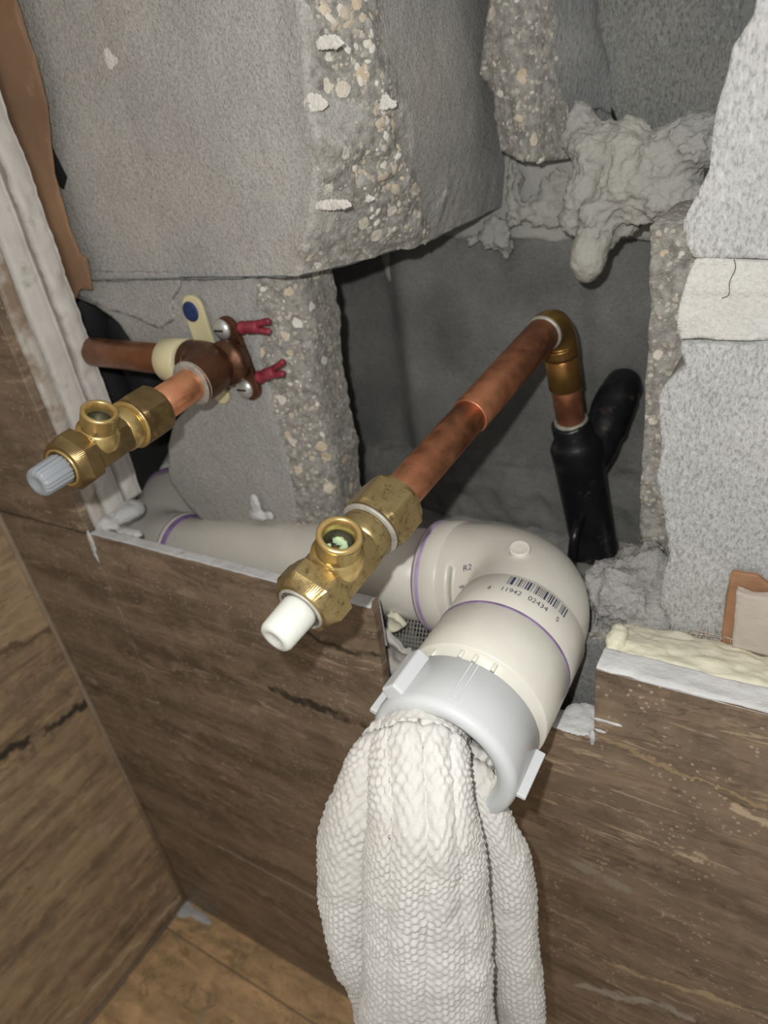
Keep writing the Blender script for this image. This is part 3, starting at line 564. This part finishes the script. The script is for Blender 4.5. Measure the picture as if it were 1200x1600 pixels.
# barcode and digits printed on the hub
def on_hub(s, t, r=.02936):                 # s = arc angle in radians from the top toward the right, t = distance from the elbow corner
    rd = math.cos(s) * u + math.sin(s) * (v if v[0] > 0 else -v); return EZ + dO * t + rd * r
pat = '1010111100010011010010011011100100010110101010101110010110110011010100001010110011'
random.seed(9); V = []; Fc = []; s0, s1 = math.radians(-2), math.radians(51); n = len(pat); i = 0
while i < n:
    j = i
    while j < n and pat[j] == pat[i]: j += 1
    if pat[i] == '1':
        a, b = s0 + (s1 - s0) * i / n, s0 + (s1 - s0) * (j - .25) / n
        k = len(V); V += [on_hub(a, .0352), on_hub(b, .0352), on_hub(b, .0404), on_hub(a, .0404)]; Fc.append((k, k + 1, k + 2, k + 3))
    i = j
mk('barcode', V, Fc, M_ink, dr, smooth=False)
def text_on(txt, size, f, name, mat, parent, sx=1):
    c = bpy.data.curves.new(name, 'FONT'); c.body = txt; c.size = size; o = bpy.data.objects.new(name, c); S.collection.objects.link(o)
    dg = bpy.context.evaluated_depsgraph_get(); me = o.evaluated_get(dg).to_mesh(); P = [tuple(q.co) for q in me.vertices]; Fc = [tuple(p.vertices) for p in me.polygons]
    bpy.data.objects.remove(o); bpy.data.curves.remove(c)
    return mk(name, [f(x * sx, y) for x, y, z in P], Fc, mat, parent, smooth=False)
for txt, sa in (('6', -15), ('11942', -4), ('02434', 19), ('5', 45)):
    text_on(txt, .0036, lambda x, y, sa=sa: on_hub(math.radians(sa) + x / .0293, .0452 - y), 'printed_digits', M_ink, dr)
# elbow pen marks
def on_elbow(px, py, z0=.33):               # nearest surface of the elbow run along the pipe
    r = ray(px, py); o_ = np.array([0, CAMY, 0]); q = o_ - EZ; a = r - dp * (r @ dp); b = q - dp * (q @ dp); A_, B_, C_ = a @ a, 2 * a @ b, b @ b - .02915 ** 2
    D_ = B_ * B_ - 4 * A_ * C_; return o_ + r * ((-B_ - math.sqrt(max(D_, 0))) / (2 * A_))
text_on('R2', 13, lambda x, y: on_elbow(723 + x, 893 - y - x * .25), 'pen_mark', M_ink, dr); text_on('w', 12, lambda x, y: on_elbow(717 + x, 921 - y - x * .3), 'pen_mark', M_ink, dr)
# hidden left elbow turning into the wall
EL = EZ + dp * .284; T2 = at(283, 778, .105); d2 = nrm(T2 - EL); L2 = np.linalg.norm(T2 - EL)
mk('elbow', *sweep(bend(EZ + dp * .247, EL, T2, .020, 16), .0272, 56), M_pvc, dr, label='elbow at the far left end')
mk('primer_ring', *revolve(EZ + dp * .2445, dp, [(0, .024), (0, .02465), (.0045, .0275), (.0046, .0240)], 56), M_purple, dr)
mk('primer_ring', *revolve(EL + d2 * (L2 - .003), d2, [(0, .0271), (0, .02765), (.0045, .02765), (.0045, .024)], 56), M_purple, dr)
mk('pipe', *revolve(EL + d2 * L2, d2, [(0, .02415), (.05, .02415)], 48), M_pvc, dr)

# ------------------------------------------------------------------ copper pipes
P1 = atz(615, 784, .268); P2 = atz(868, 500, .352); ax1 = nrm(P1 - P2); L12 = np.linalg.norm(P1 - P2)
PD = atz(893, 662, .392)
cp = empty('copper_pipe', P2, 'long brown copper pipe rising out of the block cavity behind its right valve', 'copper pipe')
C1 = P2 + ax1 * .0115; st = P2 + ax1 * (L12 * .60)
mk('tube', *sweep([P1 + ax1 * .012, P1, st - ax1 * .002], .00795, 48), M_cop, cp)
mk('tube', *revolve(st, -ax1, [(0, .0078), (0, .00835), (.0004, .0086), (L12 * .60 - .0125, .0086)], 48), M_cop, cp)
pe = bend(P2 + ax1 * .0145, P2, P2 + nrm(PD - P2) * .020, .0135, 18)
mk('elbow', *sweep(pe, .0093, 48), M_copg, cp, label='shiny golden copper elbow')
mk('solder_ring', *revolve(P2 + ax1 * .0140, ax1, [(-.0004, .0092), (.0003, .0096), (.0012, .0094), (.0018, .0087)], 40), M_solder, cp)
dd = nrm(PD - P2); LD = np.linalg.norm(PD - P2)
mk('tube', *revolve(P2 + dd * .019, dd, [(0, .0080), (LD - .012, .0080)], 40), M_copb if False else M_cop, cp)
mk('coupling', *revolve(P2 + dd * .0205, dd, [(0, .0085), (.0005, .0090), (.019, .0090), (.0197, .0085)], 40), M_copg, cp)
mk('solder_ring', *revolve(P2 + dd * (LD - .0035), dd, [(0, .0083), (.0005, .0093), (.003, .0095), (.004, .0085)], 40), M_solder, cp)

# left copper pipe with drop-ear elbow
Q0 = at(343, 570, .040); QR = atz(240, 641, .312); aq = nrm(QR - Q0); QX = at(60, 541, .044)
cq = empty('copper_pipe', Q0, 'short copper pipe at the left, screwed to the block by a dark winged elbow', 'copper pipe')
dx = nrm(QX - Q0)
mk('tube', *sweep([Q0 + dx * .010, Q0 + dx * .06, QX], .0080, 40), M_copl, cq, label='dark tarnished run going left')
mk('tube', *sweep([Q0 + aq * .010, (Q0 + QR) / 2, QR + aq * .012], .00795, 48), M_copb, cq, label='shiny orange stub')
be = mk('elbow', *sweep(bend(Q0 + dx * .020, Q0 + np.array([.002, 0, 0]), Q0 + aq * .021, .017, 20), .0112, 48), M_copd, cq, label='dark brown winged elbow')
mk('rim', *revolve(Q0 + aq * .020, aq, [(0, .0111), (.0008, .0114), (.0018, .0110), (.0024, .0098), (.0024, .0080)], 40), M_solder, be)
ea, eb = at(357, 512, .0520), at(392, 604, .0520); pc = (ea + eb) / 2
def oblong(a, b, wd, y, th, name, mat, parent, bv=.0005):
    a, b = np.array(a)[[0, 2]], np.array(b)[[0, 2]]; d = nrm(b - a); n_ = np.array([-d[1], d[0]]); P = []
    for c, s in ((b, 1), (a, -1)):
        for k in range(13): t = math.pi / 2 - math.pi * k / 12; P.append(c + wd * s * (d * math.cos(t) + n_ * math.sin(t)))
    n = len(P); V = [(p[0], y, p[1]) for p in P] + [(p[0], y + th, p[1]) for p in P]
    o = mk(name, V, [tuple(range(n)), tuple(range(2 * n - 1, n - 1, -1))] + [(i, i + n, (i + 1) % n + n, (i + 1) % n) for i in range(n)], mat, parent, smooth=False); return bevel(o, bv, 2)
oblong(ea + np.array([.0008, 0, -.0005]), eb + np.array([.0008, 0, .0005]), .0068, .0490, .0030, 'ear_plate', M_copd, be)
mk('ear_web', *revolve(Q0 + np.array([.002, .001, 0]), (0, 1, 0), [(0, .0112), (.004, .0112), (.0095, .0100)], 32), M_copd, be)
for c in (ea, eb):
    s_ = mk('screw', *revolve(c + np.array([-.0016, -.0026, 0]), (0, -1, 0), [(0, .0052), (.0008, .0054), (.0016, .0048), (.0028, .0034), (.0032, .0018)], 28), M_zinc, cq)
    mk('slot', *box(tuple(c + np.array([-.0046, -.0059, -.0005])), tuple(c + np.array([.0012, -.0053, .0005]))), M_voidshade, s_, smooth=False)
# cream plastic strap clamp over the left pipe
cc = Q0 + dx * .0335
sc_ = empty('pipe_clamp', cc, 'cream plastic clamp strapped over the left copper pipe, blue plug in its upper tab', 'pipe clamp')
mk('strap', *revolve(Q0 + dx * .0230, dx, [(0, .0082), (0, .0108), (.0006, .0114), (.0135, .0114), (.0142, .0108), (.0142, .0082)], 48), M_cream, sc_)
def tab(a, b, wd, y, name, mat, parent, th=.0022):
    a, b = np.array(a)[[0, 2]], np.array(b)[[0, 2]]; d = nrm(b - a); n_ = np.array([-d[1], d[0]]); P = [a + n_ * wd, a - n_ * wd]
    for k in range(11): t = -math.pi / 2 + math.pi * k / 10; P.append(b + wd * (d * math.cos(t) * 1 + n_ * math.sin(t)))
    n = len(P); V = [(p[0], y, p[1]) for p in P] + [(p[0], y + th, p[1]) for p in P]
    o = mk(name, V, [tuple(range(n)), tuple(range(2 * n - 1, n - 1, -1))] + [(i, i + n, (i + 1) % n + n, (i + 1) % n) for i in range(n)], mat, parent, smooth=False); return bevel(o, .0004, 2)
tab(at(322, 548, .051), at(300, 482, .051), .0066, .0510, 'tab', M_cream, sc_); tab(at(320, 590, .051), at(343, 618, .051), .0052, .0515, 'tab', M_cream, sc_)
mk('plug', *revolve(at(298, 487, .051), (0, -1, 0), [(-.002, .0054), (.0004, .0052), (.0010, .0040), (.0006, .0022), (.0014, .0010), (.0014, .0002)], 20), M_blue, sc_, label='dark blue wall plug')
# red plastic wall plugs beside the winged elbow
def plug(a, b, lab, sp):
    A_, B_ = np.array(a), np.array(b); d = nrm(B_ - A_); L = np.linalg.norm(B_ - A_); r = empty('wall_plug', A_, lab, 'wall plug', 'red plastic wall plugs beside the winged elbow')
    mk('shank', *revolve(A_, d, [(0, .0028), (.0003, .0033), (.002, .0033), (.0026, .0028), (.005, .0029), (.0056, .0033), (L * .6, .0031), (L * .62, .0025)], 20), M_red, r)
    up_ = np.array([0, 0, 1.])
    for s in (-1, 1): mk('prong', *sweep(smoothpath([A_ + d * L * .45 + up_ * s * .0013, A_ + d * L * .8 + up_ * s * .0022, A_ + d * L * (1.0 if s > 0 else .92) + up_ * s * sp], 8), [.0017] * 7 + [.0009], 12), M_red, r)
plug(at(376, 512, .0505), at(424, 510, .0500), 'upper red plastic wall plug, split end pointing right', .0026)
plug(at(404, 590, .0505), at(446, 574, .0505), 'lower red plastic wall plug, split end tilted up to the right', .0034)

# ------------------------------------------------------------------ angle stop valves (local frame: +Z along the stem, +X the outlet)
def valve(root, mb_, mn, mf, capm, spline):
    u0 = np.array([0, 0, 0.]); Z = np.array([0, 0, 1.]); X = np.array([1., 0, 0])
    k = dict(local=True)
    mk('compression_nut', *revolve(u0, Z, [(-.001, .0086), (-.001, .0122), (.0012, .0136), (.0135, .0136), (.0158, .0122), (.0158, .0088)], 96, X, hexr=.0119), mn, root, smooth=False, **k)
    rim_ = M_brassb if spline else M_solder
    ws = mk('washer_rim', *revolve(u0, Z, [(.0158, .0088), (.0159, .0117), (.0168, .0121), (.0174, .0117), (.0176, .0088)], 64), rim_, root, **k)
    mk('neck', *revolve(u0, Z, [(.0174, .0080), (.0174, .0102), (.0190, .0106), (.0235, .0104), (.0262, .0092)], 64), mf if spline else mn, root, **k)
    bd = mk('body', *revolve(u0, Z, [(.0240, .0085), (.0252, .0104), (.0265, .0114), (.0440, .0114), (.0475, .0112), (.0475, .0085)], 96, X, hexr=.0098), mb_, root, smooth=False, **k)
    oc = np.array([0, 0, .0385]); R_ = .0078
    mk('outlet', *revolve(oc, X, [(.004, .0096), (.0100, .0092), (.0110, .0080), (.0118, R_)] + sum([[(.0120 + .0011 * i, R_ - .0005), (.01255 + .0011 * i, R_)] for i in range(7)], []) + [(.0204, R_), (.0210, R_ - .0006), (.0210, .0062), (.0204, .0057), (.0160, .0054)], 48, cap=False), mf, root, **k)
    mk('bore', *revolve(oc, X, [(.0175, .0056), (.0120, .0052), (.0118, .0034), (.0090, .0030), (.0088, .0002)], 40, cap=False), M_bore, root, label='dark bore of the outlet', **k)  # bore coloured darker than the outlet around it
    mk('packing_nut', *revolve(u0, Z, [(.0468, .0090), (.0468, .0118), (.0478, .0135), (.0540, .0135), (.0585, .0104), (.0588, .0085)], 96, X, hexr=.0119), mn, root, smooth=False, **k)
    mk('stem_collar', *revolve(u0, Z, [(.0580, .0090), (.0592, .0089), (.0596, .0082), (.0588, .0078), (.0588, .0050)], 48), rim_, root, **k)
    pr_ = [(.0580, .0060), (.0590, .0064), (.0600, .0066), (.0715, .0062), (.0728, .0054), (.0730, .0034), (.0722, .0022), (.0722, .0002)]
    V, f_ = revolve(u0, Z, pr_, 72)
    if spline:
        th = np.arctan2(V[:, 1], V[:, 0]); rr = np.hypot(V[:, 0], V[:, 1]); m_ = rr > .0055; sc = 1 + .05 * np.sign(np.sin(th * 18)); V[m_, 0] *= sc[m_]; V[m_, 1] *= sc[m_]
    mk('stem_cap', V, f_, capm, root, **k)
def place(name, O, d, od, lab, scl=1):
    r = empty(name, O, lab, 'valve'); d = Vector(nrm(d)); od = Vector(nrm(od)); x = (od - d * od.dot(d)).normalized(); y = d.cross(x)
    m = Matrix((x, y, d)).transposed().to_4x4() @ Matrix.Scale(scl, 4); m.translation = Vector(O); r.matrix_world = m; return r
camv = lambda a, b, c: ax(RW @ np.array([a, b, c]))
tip1 = atz(426, 1002, .2255); av = nrm(tip1 - P1)
v1 = place('shutoff_valve', P1 + av * .000, av, camv(.12, -.61, -.78), 'brass shutoff valve on the long copper pipe, white plastic stem, green-crusted outlet', np.linalg.norm(tip1 - P1) / .0735)
valve(v1, M_brass, M_brass, M_brassb, M_capw, False)
crust = lumps('corrosion', [((.0135, .001, .0365), (.0014, .0034, .0014)), ((.0138, -.0020, .0395), (.0012, .0014, .0030)), ((.0132, .003, .0405), (.0010, .0010, .002))], M_verd, None, vox=.0006, amp=.0014, size=.003, fine=.0005); crust.parent = v1; crust['label'] = 'green crust in the outlet'
tip2 = atz(55, 758, .262); aw = nrm(tip2 - QR)
v2 = place('shutoff_valve', QR, aw, camv(.33, -.66, -.67), 'brass shutoff valve on the short left copper pipe, ribbed grey plastic stem', np.linalg.norm(tip2 - QR) / .0735)
valve(v2, M_brassd, M_brassd, M_brassb, M_capg, True)
pt = lumps('putty', [((.002, .0095, .034), (.006, .0022, .004)), ((-.003, .0100, .030), (.005, .0015, .006))], M_putty, None, vox=.0007, amp=.0008, size=.004, fine=.0004); pt.parent = v2; pt['label'] = 'grey putty smear'

# ------------------------------------------------------------------ black fitting and sleeve
A0 = atz(893, 662, .392); A1 = atz(938, 905, .455); d3 = nrm(A1 - A0); L3 = np.linalg.norm(A1 - A0)
bk = empty('black_fitting', A1, 'black forked pipe fitting standing in the block cavity under the copper elbow', 'pipe fitting')
V, f_ = revolve(A0, d3, [(-.0015, .0088), (-.0015, .0102), (.000, .0108), (.008, .0110), (.011, .0128), (.015, .0143), (.021, .0143), (.028, .0140), (L3 * .75, .0138), (L3 * .76, .0146), (L3 * .85, .0146), (L3 * .86, .0138), (L3 + .03, .0138)], 48)
V = V + .0007 * np.stack([fbm(V, 90, 5), fbm(V, 90, 6), fbm(V, 90, 7)], 1); mk('body', V, f_, M_black, bk)
B0 = A0 + d3 * .036; B1 = atz(966, 618, .420)
V, f_ = sweep(smoothpath([B0, (B0 * .55 + B1 * .45) + np.array([.001, 0, -.001]), B1, B1 + nrm(B1 - B0) * .006 + np.array([0, .006, 0])], 30), [.0115] * 12 + [.0128] * 8 + [.0118] * 7 + [.0105, .008, .004], 40)
V = V + .0009 * np.stack([fbm(V, 80, 15), fbm(V, 80, 16), fbm(V, 80, 17)], 1); mk('branch', V, f_, M_black, bk)
mk('cable', *sweep(smoothpath([atz(912, 800, .415), atz(897, 840, .405), atz(893, 900, .42), atz(900, 960, .44)], 16), .0026, 12), M_black, bk)
fs = empty('foam_sleeve', at(200, 760, .10), 'black foam sleeve bent in the dark gap behind the left valve', 'pipe sleeve')
mk('sleeve', *sweep(smoothpath([at(120, 420, .085), at(135, 490, .080), at(150, 560, .085), at(178, 620, .088), at(190, 680, .092)], 40), .0165, 32), M_blackfoam, fs)
mk('sleeve', *sweep(smoothpath([at(150, 440, .100), at(185, 500, .095), at(225, 570, .095), at(240, 630, .098), at(240, 675, .102)], 40), .0140, 32), M_blackfoam, fs)

# ------------------------------------------------------------------ waffle rag stuffed in the drain
def lobe(nodes, seed, pleats, pamp, pitch=.0030):
    """nodes: left px, right px, both at depth z, and the half thickness in metres"""
    Lp = smoothpath([atz(a, b, z) for a, b, c, d_, z, t in nodes], 300); Rp = smoothpath([atz(c, d_, z) for a, b, c, d_, z, t in nodes], 300)
    Th = smoothpath([[t, 0, 0] for *_, t in nodes], 300)[:, 0]; C = (Lp + Rp) / 2; Wv = (Rp - Lp) / 2; T = np.gradient(C, axis=0); T /= np.linalg.norm(T, axis=1)[:, None]
    s = np.r_[0, np.cumsum(np.linalg.norm(np.diff(C, axis=0), axis=1))]; nu = int(s[-1] / .00055); si = np.linspace(0, s[-1], nu)
    f = lambda A: np.stack([np.interp(si, s, A[:, k]) for k in range(3)], 1); C, Wv, T = f(C), f(Wv), f(T); Th = np.interp(si, s, Th)
    Dv = np.cross(Wv, T); Dv /= np.linalg.norm(Dv, axis=1)[:, None]; Dv *= np.sign(-(Dv @ np.array([0, 1, 0.]))).reshape(-1, 1)
    per = 2 * math.pi * np.sqrt((np.linalg.norm(Wv, axis=1).mean() ** 2 + Th.mean() ** 2) / 2); nv = int(per / .00055); th = np.arange(nv) / nv * 2 * math.pi
    ct = np.cos(th); stt = np.sin(th); c_ = np.sign(ct) * np.abs(ct) ** .9; V = np.zeros((nu, nv, 3)); arc = th / (2 * math.pi) * per
    for i in range(nu):
        x = c_; ph = pleats[0] + x * pleats[1] + .25 * math.sin(si[i] * 22 + seed)
        pl = pamp * (np.abs(np.sin(ph)) ** .6 - .6) * (stt > -.1) * np.clip(1.15 - si[i] / s[-1] * pleats[2], 0, 1)
        V[i] = C[i] + np.outer(x, Wv[i]) + np.outer((Th[i] * stt + pl), Dv[i])
    V += .0014 * np.stack([fbm(V, 45, seed + k, 3) for k in range(3)], -1)
    Nn = np.cross(np.gradient(V, axis=1), np.gradient(V, axis=0)); Nn /= np.linalg.norm(Nn, axis=2)[..., None] + 1e-12
    if np.mean(np.sum(Nn * (V - C[:, None]), axis=2)) < 0: Nn = -Nn
    u2 = arc[None, :] / pitch + .5 * fbm(V, 60, seed + 20, 2); v2_ = si[:, None] / pitch * 1.15 + .5 * fbm(V, 60, seed + 30, 2)
    u3 = np.round(per / (pitch * 1.2)) * th[None, :] / (2 * math.pi) + .16 * fbm(V, 90, seed + 20, 2); v3 = si[:, None] / (pitch * 1.2) + .16 * fbm(V, 90, seed + 30, 2)
    bmp = (.5 + .5 * np.cos(u3 * 2 * math.pi) * np.cos(v3 * 2 * math.pi)) ** 1.2; V = V + Nn * (.00125 * bmp * (.75 + .4 * fbm(V, 120, seed + 33, 2)) + .0003 * fbm(V, 900, seed + 40, 2))[..., None]
    Fc = [(i * nv + j, i * nv + (j + 1) % nv, (i + 1) * nv + (j + 1) % nv, (i + 1) * nv + j) for i in range(nu - 1) for j in range(nv)]
    Fc.append(tuple(range(nv))); Fc.append(tuple((nu - 1) * nv + j for j in range(nv - 1, -1, -1))); return V.reshape(-1, 3), Fc
parts = [
    lobe([(612, 1180, 735, 1190, .262, .012), (590, 1150, 728, 1168, .243, .014), (575, 1250, 742, 1250, .232, .016), (568, 1350, 755, 1335, .238, .015), (567, 1450, 764, 1440, .248, .013), (567, 1560, 768, 1555, .262, .012), (566, 1680, 772, 1680, .280, .012), (566, 1800, 776, 1800, .300, .011)], 3, (.4, 5.2, .9), .0026),
    lobe([(600, 1185, 670, 1185, .262, .010), (560, 1160, 640, 1160, .250, .010), (524, 1235, 620, 1235, .247, .012), (504, 1310, 606, 1310, .252, .013), (500, 1390, 600, 1390, .262, .013), (517, 1470, 602, 1470, .274, .012), (546, 1545, 612, 1545, .288, .010), (568, 1640, 640, 1640, .305, .007)], 11, (.2, 1.5, .5), .0012),
    lobe([(668, 1190, 752, 1215, .262, .010), (690, 1180, 770, 1215, .255, .009), (735, 1255, 800, 1275, .255, .009), (750, 1330, 822, 1335, .262, .010), (755, 1420, 832, 1410, .272, .010), (766, 1510, 842, 1500, .284, .010), (776, 1620, 850, 1610, .300, .009), (782, 1760, 856, 1760, .318, .008)], 17, (.9, 1.4, .5), .0010)]
V, f_ = join(parts); mk('rag', V, f_, M_rag, None, label='white waffle-weave rag stuffed into the drain and hanging down', cat='rag')
